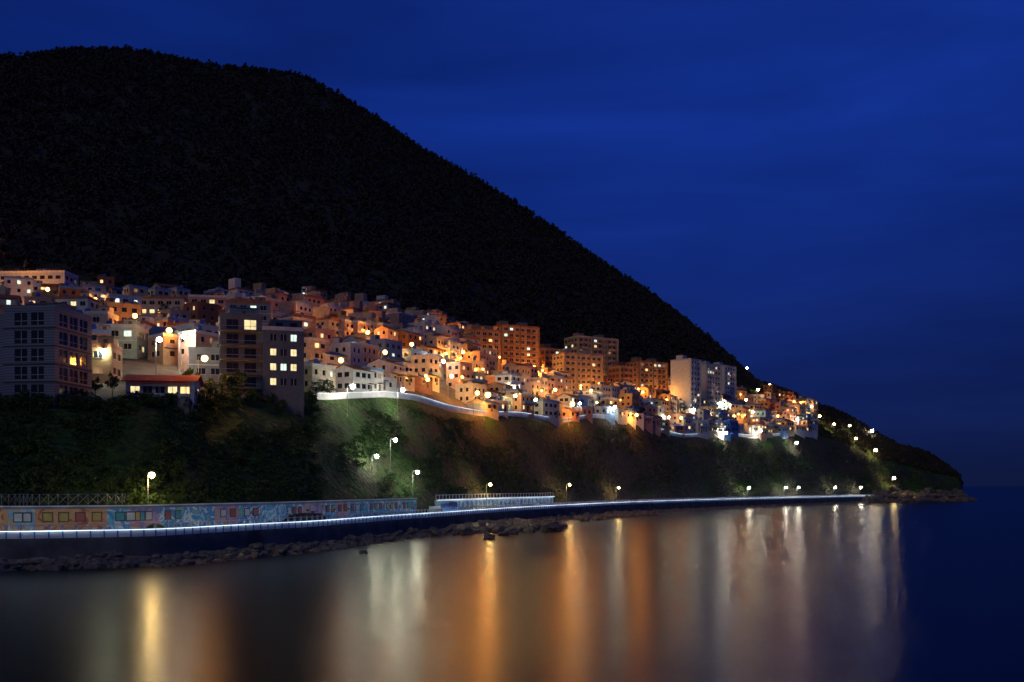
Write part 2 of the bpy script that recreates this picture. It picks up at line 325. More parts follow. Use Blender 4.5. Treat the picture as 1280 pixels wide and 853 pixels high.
LAMPS=[
 (167,395,CO,5000,7),(207,413,CO,6500,8),(248,447,CO,7000,8),(275,415,CO,4000,7),(195,425,CW,2600,8),(224,421,CW,3000,8),(130,440,CG,1700,6),
 (60,362,CO,9000,7),(15,350,CO,20000,7),(-40,335,CO,24000,7),(120,375,CO,6000,7),(330,395,CO,5500,7),(385,415,CO,6500,7),(425,400,CO,6000,7),(455,415,CO,7000,7),
 (477,440,CO,9000,7),(434,483,CW,1900,7),(497,489,CW,2800,7),(420,450,CO,6000,7),(510,430,CO,6500,7),(550,452,CW,1300,7),(530,475,CO,3500,6),
 (575,440,CO,6500,7),(560,470,CO,5500,7),(592,492,CO,6000,7),(605,494,CO,24000,8),(640,495,CY,2200,6),(668,465,CO,7500,7),(632,470,CO,7500,7),
 (711,505,CO,24000,8),(665,500,CY,1800,6),(690,487,CO,7000,7),(735,488,CO,7500,7),(765,510,CW,2400,7),(792,519,CO,9000,7),(775,484,CY,2400,7),(800,490,CO,8000,7),
 (830,500,CO,4500,7),(848,522,CO,5000,7),(864,512,CW,4200,7),(825,480,CO,4200,7),(905,541,CW,1300,6),(900,505,CW,3200,7),(932,458,CW,900,6),(960,481,CY,2200,6),(930,500,CY,2400,6),(945,487,CY,1500,6),
 (948,538,CW,1600,7),(978,494,CO,5000,7),(990,502,CO,5000,7),(970,520,CO,9000,7),(1003,515,CY,2000,6),(1022,520,CY,2000,6),(993,553,CW,600,6),(1040,530,CY,1100,6),
 (1012,508,CY,1300,6),(985,520,CO,3500,6),(955,500,CO,4000,6),(938,515,CY,1500,6),(915,520,CO,4000,6),
 (1060,532,CY,1100,6),(1088,538,CW,1600,7),(1092,562,CY,1900,7),(1115,597,CY,1500,7),(1068,548,CY,600,6),
 (488,552,CG,2000,7),(516,592,CG,900,5),(465,572,CG,900,3.5),
]
for px,y,c,p,h in LAMPS:
    d=solve(px,y,h); x,yy=XY(px,d)
    p*={CO:1.9,CW:1.6,CY:1.6,CG:1.5}[c]
    lamp(x,yy,HXY(x,yy),h,COASTROT(px)+random.uniform(-.3,.3),c,p,gr_=(.95 if px>1080 else .85) if (p>30000 or px>1080) else (.66 if px>800 else (.4 if c==CG else (.64 if p>9000 else .5))))
R2=random.Random(5)
for k in range(92):
    px=R2.uniform(370,1015); s=R2.random()
    d=X(T_dc,px)+(X(T_dv,px)-X(T_dc,px))*(.03+.94*s); x,yy=XY(px,d)
    if not free(x,yy,5): continue
    c=R2.choice([CO,CO,CO,CO,CO,CO,CY]) if s>.3 else R2.choice([CO,CO,CY,CW])
    lamp(x,yy,HXY(x,yy),5.5,COASTROT(px)+R2.uniform(-.5,.5),c,R2.uniform(3000,7500)*(.3 if c==CW else (.5 if c==CY else 1))*(.5 if s<.15 else 1)*(1.25 if px<640 and s>.3 else 1),arm=.8,gr_=.42)

# ------------------------------------------------------------------ promenade sweeps
def path(p0,p1,step,T=T_dw,off=0,z=None):
    ps=np.arange(p0,p1+.01,step); d=X(T,ps); x=(ps-CX)/F*d; y=d.copy()
    gx=np.gradient(x);gy=np.gradient(y);l=np.hypot(gx,gy); nx,ny=-gy/l,gx/l
    return x+nx*off,y+ny*off,nx,ny
def sweep(name,P,prof,mat,zb=0):
    x,y,nx,ny=P; n=len(x); zb=np.broadcast_to(zb,(n,)); m=len(prof)
    V=[];
    for i in range(n):
        for o,z in prof: V.append((x[i]+nx[i]*o,y[i]+ny[i]*o,z+zb[i]))
    Fs=[]
    for i in range(n-1):
        for j in range(m):
            k=(j+1)%m; Fs.append((i*m+j,i*m+k,(i+1)*m+k,(i+1)*m+j))
    return mesh_np(name,V,np.array(Fs),[mat])
P=path(-600,1092,3)
sweep('sea_wall',P,[(-.6,-1.5),(0,3.5),(.45,3.5),(.45,-1.5)],CONCD)
sweep('promenade_pavement',P,[(.453,3.0),(.453,3.45),(PW-.05,3.45),(PW-.05,3.0)],CONC)
def resample(P,step):
    x,y,nx,ny=P; s=np.concatenate([[0],np.cumsum(np.hypot(np.diff(x),np.diff(y)))]); t=np.arange(0,s[-1],step)
    return np.interp(t,s,x),np.interp(t,s,y),np.interp(t,s,nx),np.interp(t,s,ny)
def along_boxes(B,P,step,w,o0,o1,z0,z1,mat,zb=None):
    x,y,nx,ny=resample(P,step)
    for i in range(len(x)):
        tx_,ty_=ny[i],-nx[i]; zz=zb(x[i],y[i]) if zb else 0
        c=[]
        for z in(z0,z1):
            for a,o in((-w/2,o0),(w/2,o0),(w/2,o1),(-w/2,o1)): c.append((x[i]+tx_*a+nx[i]*o,y[i]+ty_*a+ny[i]*o,z+zz))
        B.hexa(c,mat)
def rail_run(B,P,o0,o1,z0,z1,mat,zb=None):
    x,y,nx,ny=P
    for i in range(len(x)-1):
        c=[]
        for z in(z0,z1):
            for k,o in((i,o0),(i+1,o0),(i+1,o1),(i,o1)):
                c.append((x[k]+nx[k]*o,y[k]+ny[k]*o,z+(zb(x[k],y[k]) if zb else 0)))
        B.hexa(c,mat)
FILL=emis('added_glow_strip',(.7,.85,1),20,.3,.3,sample=True)  # invented glowing strip, added to light the mural and pavement
FILLO=emis('added_glow_strip_outer',(.65,.82,1),4.2,.6,.12,sample=True)  # invented weaker strip, added to brighten the white wall faces below copings
B=MB(); R=path(-600,1092,4)
rail_run(B,R,.08,.32,3.503,4.45,WHITEP); rail_run(B,R,-.16,.38,4.453,4.53,WHITEP); rail_run(B,R,.14,.24,5.03,5.13,WHITEP)
rail_run(B,R,.325,.36,4.32,4.38,FILL); rail_run(B,R,-.14,-.08,4.39,4.45,FILLO)  # both added glow strips, inside and outside the parapet
along_boxes(B,R,1.6,.26,.1,.3,4.533,5.25,WHITEP); along_boxes(B,R,1.6,.14,.0,.077,3.503,4.45,BLUEP)
B.make('promenade_railing')
MW=path(-600,556,3)
sweep('mural_wall',MW,[(PW,3.0),(PW,7.3),(PW+.4,7.3),(PW+.4,3.0)],CONC)
MWo=bpy.data.objects['mural_wall']
def mural(name,c):
    m,nt,b=newmat(name)
    tc=nt.nodes.new('ShaderNodeTexCoord'); n=nt.nodes.new('ShaderNodeTexNoise'); n.inputs['Scale'].default_value=.35; n.inputs['Detail'].default_value=3; n.inputs['Distortion'].default_value=1.5
    nt.links.new(tc.outputs['Object'],n.inputs['Vector']); r=nt.nodes.new('ShaderNodeValToRGB'); r.color_ramp.interpolation='CONSTANT'
    el=r.color_ramp.elements; el[0].color=(*c[0],1); el[1].color=(*c[-1],1); el[1].position=.62
    for i,q in enumerate(c[1:-1]): e=el.new(.38+.24*(i+.5)/(len(c)-1)); e.color=(*q,1)
    nt.links.new(n.outputs['Fac'],r.inputs['Fac']); nt.links.new(r.outputs['Color'],b.inputs['Base Color']); b.inputs['Roughness'].default_value=.7
    return m
M1=mural('mural_orange',[(.65,.26,.1),(.7,.4,.2),(.75,.35,.13),(.45,.15,.07)])
M2=mural('mural_sea',[(.08,.28,.5),(.15,.5,.6),(.75,.78,.7),(.1,.32,.55),(.3,.55,.35)])
M3=mural('mural_sand',[(.65,.55,.4),(.7,.66,.55),(.3,.5,.55),(.7,.4,.2)])
M4=mural('mural_dusk',[(.2,.25,.45),(.5,.3,.45),(.7,.4,.25),(.25,.45,.6)])
FR=mk('picture_frame',(.05,.05,.06),.5); PIC=[mk('picture_%s'%k,c,.6) for k,c in(('red',(.45,.1,.06)),('white',(.7,.68,.6)),('teal',(.08,.35,.35)),('yellow',(.6,.4,.08)))]
x,y,nx,ny=resample(MW,1.0)
sx_=x/y*F+CX
B=MB(); i=0
while i<len(x)-8:
    L=random.randint(5,9); L=min(L,len(x)-1-i)
    if sx_[i]<130: m=random.choice([M1,M1,M3])
    else: m=random.choice([M2,M2,M4,M3,M2])
    for k in range(i,i+L):
        c=[]
        for z in(3.9,7.0):
            for q,o in((k,PW-.04),(k+1,PW-.04),(k+1,PW-.003),(k,PW-.003)): c.append((x[q]+nx[q]*o,y[q]+ny[q]*o,z))
        B.hexa(c,m)
    if random.random()<.7:
        for k in range(i+1,i+L-1,2):
            for ins,o,mm in((0,PW-.1,FR),(.14,PW-.13,random.choice(PIC))):
                c=[];u0=.05+ins;u1=1.35-ins
                tX,tY=ny[k],-nx[k]
                for z in(5.3+ins,6.6-ins):
                    for u,oo in((u0,o),(u1,o),(u1,PW-.043),(u0,PW-.043)): c.append((x[k]+tX*u+nx[k]*oo,y[k]+tY*u+ny[k]*oo,z))
                B.hexa(c,mm)
    i+=L
o=B.make('mural_panels'); o.parent=MWo
B=MB(); rail_run(B,MW,PW-.1,PW+.5,7.303,7.45,WHITEP); o=B.make('wall_coping'); o.parent=MWo
B=MB(); FP=path(-600,175,3); x,y,nx,ny=resample(FP,1.2); q=PW+.9
for i in range(len(x)-1):
    a=(x[i]+nx[i]*q,y[i]+ny[i]*q); c=(x[i+1]+nx[i+1]*q,y[i+1]+ny[i+1]*q); zf=6.0
    B.cyl((*a,zf),(*a,9.0),.04,.04,STEEL,5)
    B.cyl((*a,7.6),(*c,8.9),.022,.022,STEEL,4,False); B.cyl((*a,8.9),(*c,7.6),.022,.022,STEEL,4,False); B.cyl((*a,8.95),(*c,8.95),.03,.03,STEEL,4,False)
B.make('lattice_fence')
LW=path(578,716,3)
sweep('painted_retaining_wall',LW,[(PW,3.0),(PW,6.8),(PW+.4,6.8),(PW+.4,3.0)],WHITEP)
B=MB(); rail_run(B,LW,PW-.5,PW+.1,6.803,7.0,WHITEP); rail_run(B,LW,PW-.02,PW+.06,7.9,8.0,WHITEP); along_boxes(B,LW,2.2,.2,PW-.04,PW+.08,7.003,8.05,WHITEP); rail_run(B,LW,PW-.48,PW-.38,6.74,6.8,FILLO); along_boxes(B,LW,3.0,1.6,PW-.06,PW-.003,4.4,6.4,M2)  # includes an added glow strip under the coping to brighten the painted wall
B.make('walkway_railing')
B=MB(); RR=path(716,1092,4); rail_run(B,RR,PW+.0,PW+.35,3.0,4.9,WHITEP); along_boxes(B,RR,4.0,2.2,PW-.06,PW-.003,3.6,4.7,M4); B.make('low_mural_wall')
px0=566; d0=X(T_dw,px0); x0,y0=XY(px0,d0); rot=COASTROT(px0)
B=MB()
for k in range(12): B.box(-4+k*.32,-4+(k+1)*.32-.002,1.2,3.0,3.46,3.46+.17*(k+1),WHITEP)
B.box(-.158,5,1.2,5.6,3.46,5.5,WHITEP); B.box(-4.1,-.162,1.0,1.197,3.46,6.2,W_blue); B.box(-.158,5,1.0,1.197,3.46,6.6,TRIM); B.box(5.003,5.2,1.0,5.6,3.46,6.6,W_blue)
for k in range(5): B.box(k*1.1,k*1.1+.6,.9,.997,4.0,5.6,BLUEP)
B.make('promenade_stairway',(x0,y0,0),rot,split=True)
for px,h,p,c in((185,5.5,6000,CY),(-90,6,1500,CW),(608,7,3800,CY),(708,7,1900,CY),(934,6,1000,CW),(980,6,1300,CW),(996,6,800,CW),(1042,6,1200,CW),(1074,6,1100,CW),(770,6,2200,CY)):
    q=px; of=PW+1.2 if px<500 else PW-.6
    for it in range(8):
        Q=path(q-3,q+3,3,off=of); x,y=Q[0][1],Q[1][1]; q+=px-(x/y*F+CX)
    z=max(HXY(x,y),3.5) if of>PW else 3.45; lamp(x,y,z,(11.6-z) if px==185 else h,COASTROT(px),c,p,arm=1.0,gr_=.42 if px==185 else (.36 if px<900 else .5))

# cliff-edge white wall, footpath and roads
CP=path(398,1000,2,T=T_dc,off=.5); gz=np.array([HXY(a,b) for a,b in zip(CP[0],CP[1])])
sweep('cliff_edge_white_wall',CP,[(-.15,-1.4),(-.15,1.4),(.15,1.4),(.15,-1.4)],WHITEP,gz)
B=MB(); rail_run(B,CP,-.46,.22,1.403,1.52,WHITEP,HXY); rail_run(B,CP,-.44,-.40,1.36,1.40,FILLO,HXY)  # second run is an added glow strip brightening the wall's seaward face
o=B.make('coping_and_added_glow'); o.parent=bpy.data.objects['cliff_edge_white_wall']
sweep('cliff_footpath',CP,[(.2,-.8),(.2,.12),(2.4,.3),(2.4,-.8)],CONC,gz)
ASP=mk('asphalt',(.06,.06,.06))
for s,(a0,a1) in((.36,(150,900)),(.68,(60,820))):
    T=T_dc+(T_dv-T_dc)*s; Q=path(a0,a1,3,T=T); gz=np.array([HXY(a,b) for a,b in zip(Q[0],Q[1])])
    sweep('village_road',Q,[(-2.2,-1.5),(-2.2,.25),(2.2,.25),(2.2,-1.5)],ASP,gz)
    sweep('retaining_wall',Q,[(2.6,-1),(2.6,2.4),(2.9,2.4),(2.9,-1)],CONC,gz)

# ------------------------------------------------------------------ hero buildings
def place(B,name,px,d,rot,r,dz=0,split=True):
    x,y=XY(px,d); z=HXY(x,y); FOOT.append((x,y,r)); return B.make(name,(x,y,z+dz),rot,split=split)
B=MB(); pk=picker(.02,(L_dim,))
volume(B,-12,-2.6,-5,6,0,4,3.4,CLAD,pk,sink=9,pitch=3.1,ww=1.7,wz=(.7,2.5),frame=TRIM,parapet=1.0)
zt=volume(B,-2.597,6.6,-6,5,0,5,3.0,CLAD,pk,sink=9,pitch=3.0,ww=2.3,wz=(.5,2.6),frame=TRIM,parapet=.7,bands=TRIMD)
stairhouse(B,1.5,1,zt+.003,6.5,4.5,1.9,CLAD); 
for k in range(12): B.box(-11.8+k*.8,-11.75+k*.8,-5.0,-4.95,14.6,15.4,STEEL)
B.box(-12,-2.7,-5.02,-4.93,15.4,15.47,STEEL)
place(B,'grey_clad_building',50,172,math.radians(-8),14,-1.0)
B=MB(); pk=picker(.05,(L_dim,L_yel)); pk2=picker(.55,(L_white,L_white,L_yel))
zt=volume(B,-8.5,0,-4.5,6,0,5,3,W_slate,pk,sink=7,pitch=3.6,ww=2.4,wz=(.5,2.5),frame=TRIMD,bands=TRIM)
zt2=volume(B,.003,8.5,-6,6,0,4,3.1,W_slate,pk2,sink=7,pitch=2.1,ww=1.2,wz=(.9,2.3),frame=TRIM,cap=TRIM)
volume(B,2,8.5,-2,6,zt2,1,2.6,W_slate,pk,pitch=3,ww=1.5,parapet=.3)
stairhouse(B,-3.5,2,zt+.003,6,5,2.6,W_grey)
for k in range(5): B.box(-8.3,-.2,-5.7,-4.503,k*3-.1+.05,k*3+.1,R_grey); B.box(-8.3,-.2,-5.72,-5.66,k*3+.95,k*3+1.02,STEEL)
place(B,'grey_office_building',326,214,math.radians(18),12,.5)
B=MB(); pk=picker(.8,(L_warm,L_yel)); RED=mk('awning_red',(.55,.06,.04))
volume(B,-6,6,-3.5,3.5,0,1,3.1,W_white,pk,sink=5,pitch=2.2,ww=1.6,wz=(.9,2.1),frame=TRIM,parapet=0)
gable(B,-6,6,-3.5,3.5,3.12,1.5,mk('roof_red',(.5,.05,.03)),W_white,.7)
B.box(-5,5,-4.9,-4.1,2.6,2.75,RED)
for k in(-5,0,4.8): B.box(k,k+.1,-4.8,-4.7,-4,2.6,STEEL)
B.box(-5.5,5.5,-6,-3.503,-5,-.1,CONC)
place(B,'seaside_restaurant',205,186,math.radians(8),7,-.6)
B=MB(); volume(B,-19,19,-5,5,0,2,3.3,W_lgrey,picker(.03),sink=5,pitch=3,ww=1.9,roof=R_grey,cap=W_white,frame=None); stairhouse(B,-12,1,6.6,5,4,2.5,W_white); stairhouse(B,8,1,6.6,4,4,2.2,W_lgrey)
for k in range(30): B.box(-18+k*1.2,-17.94+k*1.2,-4.9,-4.84,7.4,8.3,STEEL)
place(B,'school_building',28,372,math.radians(-4),20,1)
for px,d,W,Dp,fl,w,r in((150,236,10,8,2,W_mint,5),(120,262,9,7,2,W_cream,0),(152,290,10,7,2,W_cream,8),(95,300,12,8,2,W_white,-6),(205,352,16,8,2,W_cream,2),(262,345,13,8,3,W_pink,8),(232,262,9,8,2,W_white,18),(120,196,8,7,2,W_tan,5),(262,218,8,7,2,W_grey,12),(172,250,7,7,2,W_white,-4),(312,300,13,9,4,W_grey,10)):
    B=MB(); zt=volume(B,-W/2,W/2,-Dp/2,Dp/2,0,fl,3,w,picker(.2),sink=6,pitch=2.9,ww=1.7,roof=R_green,cap=random.choice([TRIM,TRIMO,w]),frame=TRIM,sill=TRIM,bands=random.choice([None,TRIM])); stairhouse(B,W/4,1,zt+.003,3,3,2.4,w)
    if random.random()<.5: tank(B,-W/4,0,zt+.003,TANKB)
    place(B,'villa_building',px,d,math.radians(r),W*.55,0,split=False)
B=MB(); B.box(-.9,.9,-.5,.5,-2,12,WHITEP); B.box(-.7,.7,-.56,-.503,2,11,BLUEP); B.cyl((0,-.5,12),(0,.5,12),.9,.9,WHITEP,16)
for k in range(4): B.box(-.4,.4,-.6,-.563,3+k*2,4.4+k*2,L_white)
place(B,'sign_tower',380,395,0,3,2)
def apartment(px,d,rot,W,Dp,fl,wall,trim,name='apartment_block',lit=.12,dz=0,tower=2,blank=(),fin=True,flood=None):
    B=MB(); fh=2.75; pk=picker(lit,(L_warm,L_yel,L_white,L_dim,L_dim))
    zt=volume(B,-W/2,W/2,-Dp/2,Dp/2,0,fl,fh,wall,pk,sink=8,pitch=2.9,ww=1.6,wz=(.9,2.1),roof=R_grey,cap=trim,bands=trim if fin else None,frame=TRIM,blank=blank)
    n=max(1,int(W/7))
    for i in range(n+1):
        x=-W/2+.3+i*(W-.6)/n; B.box(x-.2,x+.2,-Dp/2-.55,-Dp/2-.083,-6,zt+.5,trim)
    for i in range(tower): stairhouse(B,-W/2+W*(i+.5)/tower,Dp/4-.5,zt+.003,4,4,3.2,wall)
    for i in range(n):
        x=-W/2+W*(i+.5)/n
        for k in range(1,fl): B.box(x-1.5,x+1.5,-Dp/2-.9,-Dp/2-.083,k*fh-.05,k*fh+.85,trim)
    o=place(B,name,px,d,math.radians(rot),max(W,Dp)*.5,dz,split=False)
    if flood:
        c,p=flood; a=math.radians(rot); ox,oy=W*.15,-Dp/2-9; x=o.location.x+ox*math.cos(a)-oy*math.sin(a); y=o.location.y+ox*math.sin(a)+oy*math.cos(a)
        lamp(x,y,HXY(x,y),8,a+math.pi,c,p,gr_=.4)
apartment(603,434,28,13,10,5,W_tan,TRIMO,flood=(CO,8000))
apartment(643,455,28,20,11,7,W_tan,W_brick,dz=1,flood=(CO,9000))
apartment(684,480,30,9,9,5,W_brick,W_tan,tower=1)
apartment(739,508,30,25,12,8,W_tan,W_cream,dz=2)
apartment(722,466,30,22,10,6,W_cream,W_tan,flood=(CO,12000))
apartment(776,500,32,9,9,5,W_brick,W_tan,tower=1,flood=(CO,6000))
apartment(808,525,32,20,11,6,W_tan,W_brick,dz=1,flood=(CO,11000))
apartment(857,520,48,10,12,10,W_white,W_lgrey,tower=1,blank=(3,),fin=False,flood=(CW,3500))
apartment(881,545,48,15,11,9,W_white,W_lgrey,blank=(3,),fin=False)
apartment(902,575,48,13,11,8,W_white,W_lgrey,tower=1,blank=(3,),fin=False)

def rowhouse(x,y,rot):
    B=MB(); W=random.uniform(7,9.8); Dp=random.uniform(6.5,8); fl=random.choice([3,3,3,4]); w=random.choice([W_cream,W_cream,W_pink,W_pink,W_white,W_tan]); 
    zt=volume(B,-W/2,W/2,-Dp/2,Dp/2,0,fl,2.65,w,picker(.1),sink=6,pitch=random.choice([2.2,2.7]),ww=1.2,wz=(.9,2.0),roof=random.choice([R_green,R_grey]),cap=random.choice([TRIMO,TRIMO,w,TRIM]),bands=random.choice([TRIM,TRIMO,None]))
    s=random.choice([-1,1]); a=s*(W/2-2.6); b=s*(W/2); B.box(min(a,b),max(a,b),-Dp/4,Dp/2-.3,zt+.003,zt+random.choice([2.4,2.4,2.7,4.6]),w)
    B.box(-s*W/4-1.4,-s*W/4+1.4,-Dp/2-.9,-Dp/2-.083,2.4,3.4,TRIM); B.box(-s*W/4-1.4,-s*W/4+1.4,-Dp/2-.9,-Dp/2-.083,5.0,6.0,TRIM)
    if random.random()<.4: tank(B,-s*W/4,0,zt+.003,random.choice([TANKB,TANKY]),.6)
    B.make('row_house',(x,y,HXY(x,y)+.2),rot)
for s in np.arange(0.02,1.0,.068):
    px=-120.0
    while px<1015:
        d=X(T_dc,px)+(X(T_dv,px)-X(T_dc,px))*s+4.5+random.uniform(-2,2)
        x,y=XY(px,d); rot=COASTROT(px)*.75+.1+random.uniform(-.15,.15)
        up= s>.44 and 300<px<600
        adv=(random.uniform(9.8,12) if up else random.uniform(8.5,12.5))
        d2=X(T_dc,px+3)+(X(T_dv,px+3)-X(T_dc,px+3))*s; x2,y2=XY(px+3,d2); x1,y1=XY(px,d-4.5)
        dl=max(.3,math.hypot(x2-x1,y2-y1)); 
        ok=free(x,y,2.9)
        if px<360 and d<215 : ok=False
        if px<300 and random.random()<.35: ok=False
        if px>925 and random.random()<.25: ok=False
        for rs in(.36,.68):
            if abs(s-rs)<.028 and px<880: ok=False
        if ok:
            if up: rowhouse(x,y,rot)
            else:
                fl=random.choice([1,2,2,2,3,3]) if s>.12 else random.choice([1,1,2])
                w=random.choice([W_white,W_white,W_white,W_lgrey,W_cream,W_cream,W_blue,W_pink,W_white,W_tan,W_dblue,W_pink]) if s<.4 else random.choice([W_cream,W_white,W_pink,W_tan,W_cream,W_brick])
                house(x,y,rot,random.uniform(6,9.4),random.uniform(5.5,7.2),fl,w,random.choice(['f','f','f','f','gb','go']))
        px+=3*adv/dl

# ------------------------------------------------------------------ vegetation
LEAF=[mk('foliage_dark',(.02,.045,.012),.8),mk('foliage_mid',(.035,.08,.018),.8),mk('foliage_light',(.06,.13,.026),.8)]
MLEAF=[mk('forest_dark',(.060,.052,.038),.9,.15),mk('forest_mid',(.068,.058,.042),.9,.15),mk('forest_brown',(.078,.064,.046),.9,.15)]
BARK=mk('bark',(.06,.045,.035),.9)
def crown(n,rx,rz,h,size,clumps,pine=False):
    V=[];M=[]
    cs=[]
    for k in range(clumps):
        t=rng.random(); th=rng.random()*6.283
        if pine: zz=h*.35+t*h*.65; rr=rx*(1.05-t)*rng.random()**.5
        else:
            ph=rng.random()*2-1; zz=h+rz*ph*.8; rr=rx*math.sqrt(max(0,1-ph*ph))*rng.random()**.4
        cs.append((rr*math.cos(th),rr*math.sin(th),zz,rng.integers(0,3)))
    per=n//clumps
    for cx,cy,cz,m in cs:
        for k in range(per):
            c=np.array([cx,cy,cz])+rng.normal(0,1,3)*np.array([rx,rx,rz])*.17
            a=rng.normal(0,1,3); a/=np.linalg.norm(a); b=np.cross(a,rng.normal(0,1,3)); b/=np.linalg.norm(b); s=size*rng.uniform(.6,1.2)
            V+= [c-a*s-b*s*.5,c+a*s-b*s*.6,c+a*s*.8+b*s*.5,c-a*s*.7+b*s*.6]; M.append(m)
    return V,M
def tree_arch(n,rx,rz,h,size,clumps,pine=False,limbs=3):
    V,M=crown(n,rx,rz,h,size,clumps,pine)
    def limb(p,q,r0,r1):
        p=np.array(p,float);q=np.array(q,float)
        for k in range(3):
            a0=k*2.094;a1=(k+1)*2.094
            V.extend([p+[r0*math.cos(a0),r0*math.sin(a0),0],p+[r0*math.cos(a1),r0*math.sin(a1),0],q+[r1*math.cos(a1),r1*math.sin(a1),0],q+[r1*math.cos(a0),r1*math.sin(a0),0]]); M.append(3)
    limb((0,0,-1),(0.1,0,h*.95),h*.035+.03,h*.01+.01)
    for k in range(limbs):
        t=rng.random()*6.28; limb((0,0,h*(.45+.12*k)),(rx*.7*math.cos(t),rx*.7*math.sin(t),h*(.75+.15*k)),h*.015+.02,.02)
    return np.array(V),np.array(M)
def scatter(name,archs,pts,scales,mats):
    Vs=[];Ms=[]
    pts=np.array(pts);ang=rng.random(len(pts))*6.283; which=rng.integers(0,len(archs),len(pts))
    for k,(AV,AM) in enumerate(archs):
        w=np.where(which==k)[0]
        if not len(w): continue
        c=np.cos(ang[w])[:,None];s=np.sin(ang[w])[:,None]; S=np.array(scales)[w][:,None]; st=rng.uniform(.85,1.2,len(w))[:,None]
        vx=(AV[:,0]*c-AV[:,1]*s)*S+pts[w,0:1]; vy=(AV[:,0]*s+AV[:,1]*c)*S+pts[w,1:2]; vz=AV[:,2]*S*st+pts[w,2:3]
        Vs.append(np.stack([vx,vy,vz],-1).reshape(-1,3)); Ms.append(np.tile(AM,len(w)))
    V=np.concatenate(Vs); M=np.concatenate(Ms); Fq=np.arange(len(V)).reshape(-1,4)
    return mesh_np(name,V,Fq,mats,M)
ar=[tree_arch(48,2.6,2.2,4.6,.85,6,limbs=0) for _ in range(4)]+[tree_arch(48,2.0,2.5,6,.75,7,True,0) for _ in range(2)]
pts=[];sc=[]
for k in range(26000):
    px=rng.uniform(-450,1205); t=rng.random()**.85*1.02
    dv=X(T_dv,px);dr=X(T_dr,px); d=dv+10+(dr-dv)*t
    if px>1000 and rng.random()<.3: continue
    x,y=XY(px,d); z=HXY(x,y)
    if z<8: continue
    pts.append((x,y,z-.3)); sc.append(rng.uniform(.5,1.0)*(.7 if px>940 else 1))
for k in range(2800):
    px=rng.uniform(-450,1205); d=X(T_dr,px)+rng.uniform(-6,6); x,y=XY(px,d); z=HXY(x,y)
    if z<8: continue
    pts.append((x,y,z-.3)); sc.append(rng.uniform(.4,.9)*(.75 if px>940 else 1))
for k in range(1100):
    px=rng.uniform(1022,1200); s=rng.random(); d=X(T_dc,px)+(X(T_dv,px)+8-X(T_dc,px))*s; x,y=XY(px,d); z=HXY(x,y)
    if z<8 or not free(x,y,2): continue
    pts.append((x,y,z-.3)); sc.append(rng.uniform(.25,.55))
scatter('mountain_forest',ar,pts,sc,MLEAF+[BARK])
ar=[tree_arch(220,1.9,1.5,2.6,.26,14) for _ in range(5)]
pts=[];sc=[]
def cliffpt(px,t):
    d0=X(T_dw+PW*T_as+1.5,px); d=d0+(X(T_dc,px)-1.5-d0)*t; x,y=XY(px,d); return x,y,HXY(x,y)
for k in range(560):
    px=rng.uniform(-350,400); t=rng.random()
    if noise.noise(Vector((px*.012,t*2.5,0)))<.02: continue
    x,y,z=cliffpt(px,t*.95); s=rng.uniform(.3,.75)
    if px>330: s*=.6
    pts.append((x,y,z-.2)); sc.append(s)
for k in range(170):
    px=rng.uniform(-100,395); x,y,z=cliffpt(px,rng.uniform(.9,1.02)); pts.append((x,y,z-.2)); sc.append(rng.uniform(.35,.7))
scatter('cliff_thicket',ar,pts,sc,LEAF+[BARK])
ar=[tree_arch(60,1.0,.5,.35,.16,9,limbs=0) for _ in range(6)]
pts=[];sc=[]
for k in range(12000):
    px=rng.uniform(-300,1200); t=rng.random()*.955
    if noise.noise(Vector((px*.02,t*3,5)))<-.1: continue
    x,y,z=cliffpt(px,t)
    if z<3.6: continue
    pts.append((x,y,z-.1)); sc.append(rng.uniform(.4,1.1))
scatter('cliff_scrub',ar,pts,sc,LEAF+[BARK])
tm=[]
for k in range(4):
    V_,M_=tree_arch(420,2.0,1.8,4.3,.24,18,limbs=4); o=mesh_np('village_tree',V_,np.arange(len(V_)).reshape(-1,4),LEAF+[BARK],M_); tm.append(o.data); bpy.data.objects.remove(o)
spots=[(205,345),(216,340),(140,180),(240,190),(262,192),(285,196),(395,226),(410,230),(120,178),(235,300),(340,250),(520,290),(660,370),(780,440),(925,600),(940,620),(1010,640),(1025,645),(1045,650),(300,203),(350,222)]
for px,d in spots:
    x,y=XY(px,d); o=bpy.data.objects.new('village_tree',random.choice(tm)); COL.objects.link(o); o.location=(x,y,HXY(x,y)-.2); s=random.uniform(.55,.95); o.scale=(s,s,s*random.uniform(.9,1.2)); o.rotation_euler=(0,0,random.uniform(0,6))

# ------------------------------------------------------------------ rocks
import bmesh
def rockarch(seed,sub=3):
    bm=bmesh.new(); bmesh.ops.create_icosphere(bm,subdivisions=sub,radius=1)
    for v in bm.verts:
        p=v.co.copy(); n=noise.fractal(p*1.3+Vector((seed*7,0,0)),.8,2,4); c=noise.cell(p*1.6+Vector((seed*3,1,0)))
        v.co=p*(1+.35*n+.12*c); v.co.z*=.62
    V=np.array([v.co[:] for v in bm.verts]); Fq=np.array([[q.index for q in f.verts] for f in bm.faces]); bm.free(); return V,Fq
ra=[rockarch(i,2) for i in range(6)]
Vs=[];Fs=[];off=0
def addrock(x,y,z,s):
    global off
    V_,F_=ra[rng.integers(0,6)]; a=rng.random()*6.28; c,sn_=math.cos(a),math.sin(a); sc3=s*rng.uniform(.7,1.3,3)
    U=V_*sc3; U=np.stack([U[:,0]*c-U[:,1]*sn_,U[:,0]*sn_+U[:,1]*c,U[:,2]],-1)+[x,y,z]; Vs.append(U); Fs.append(F_+off); off+=len(U)
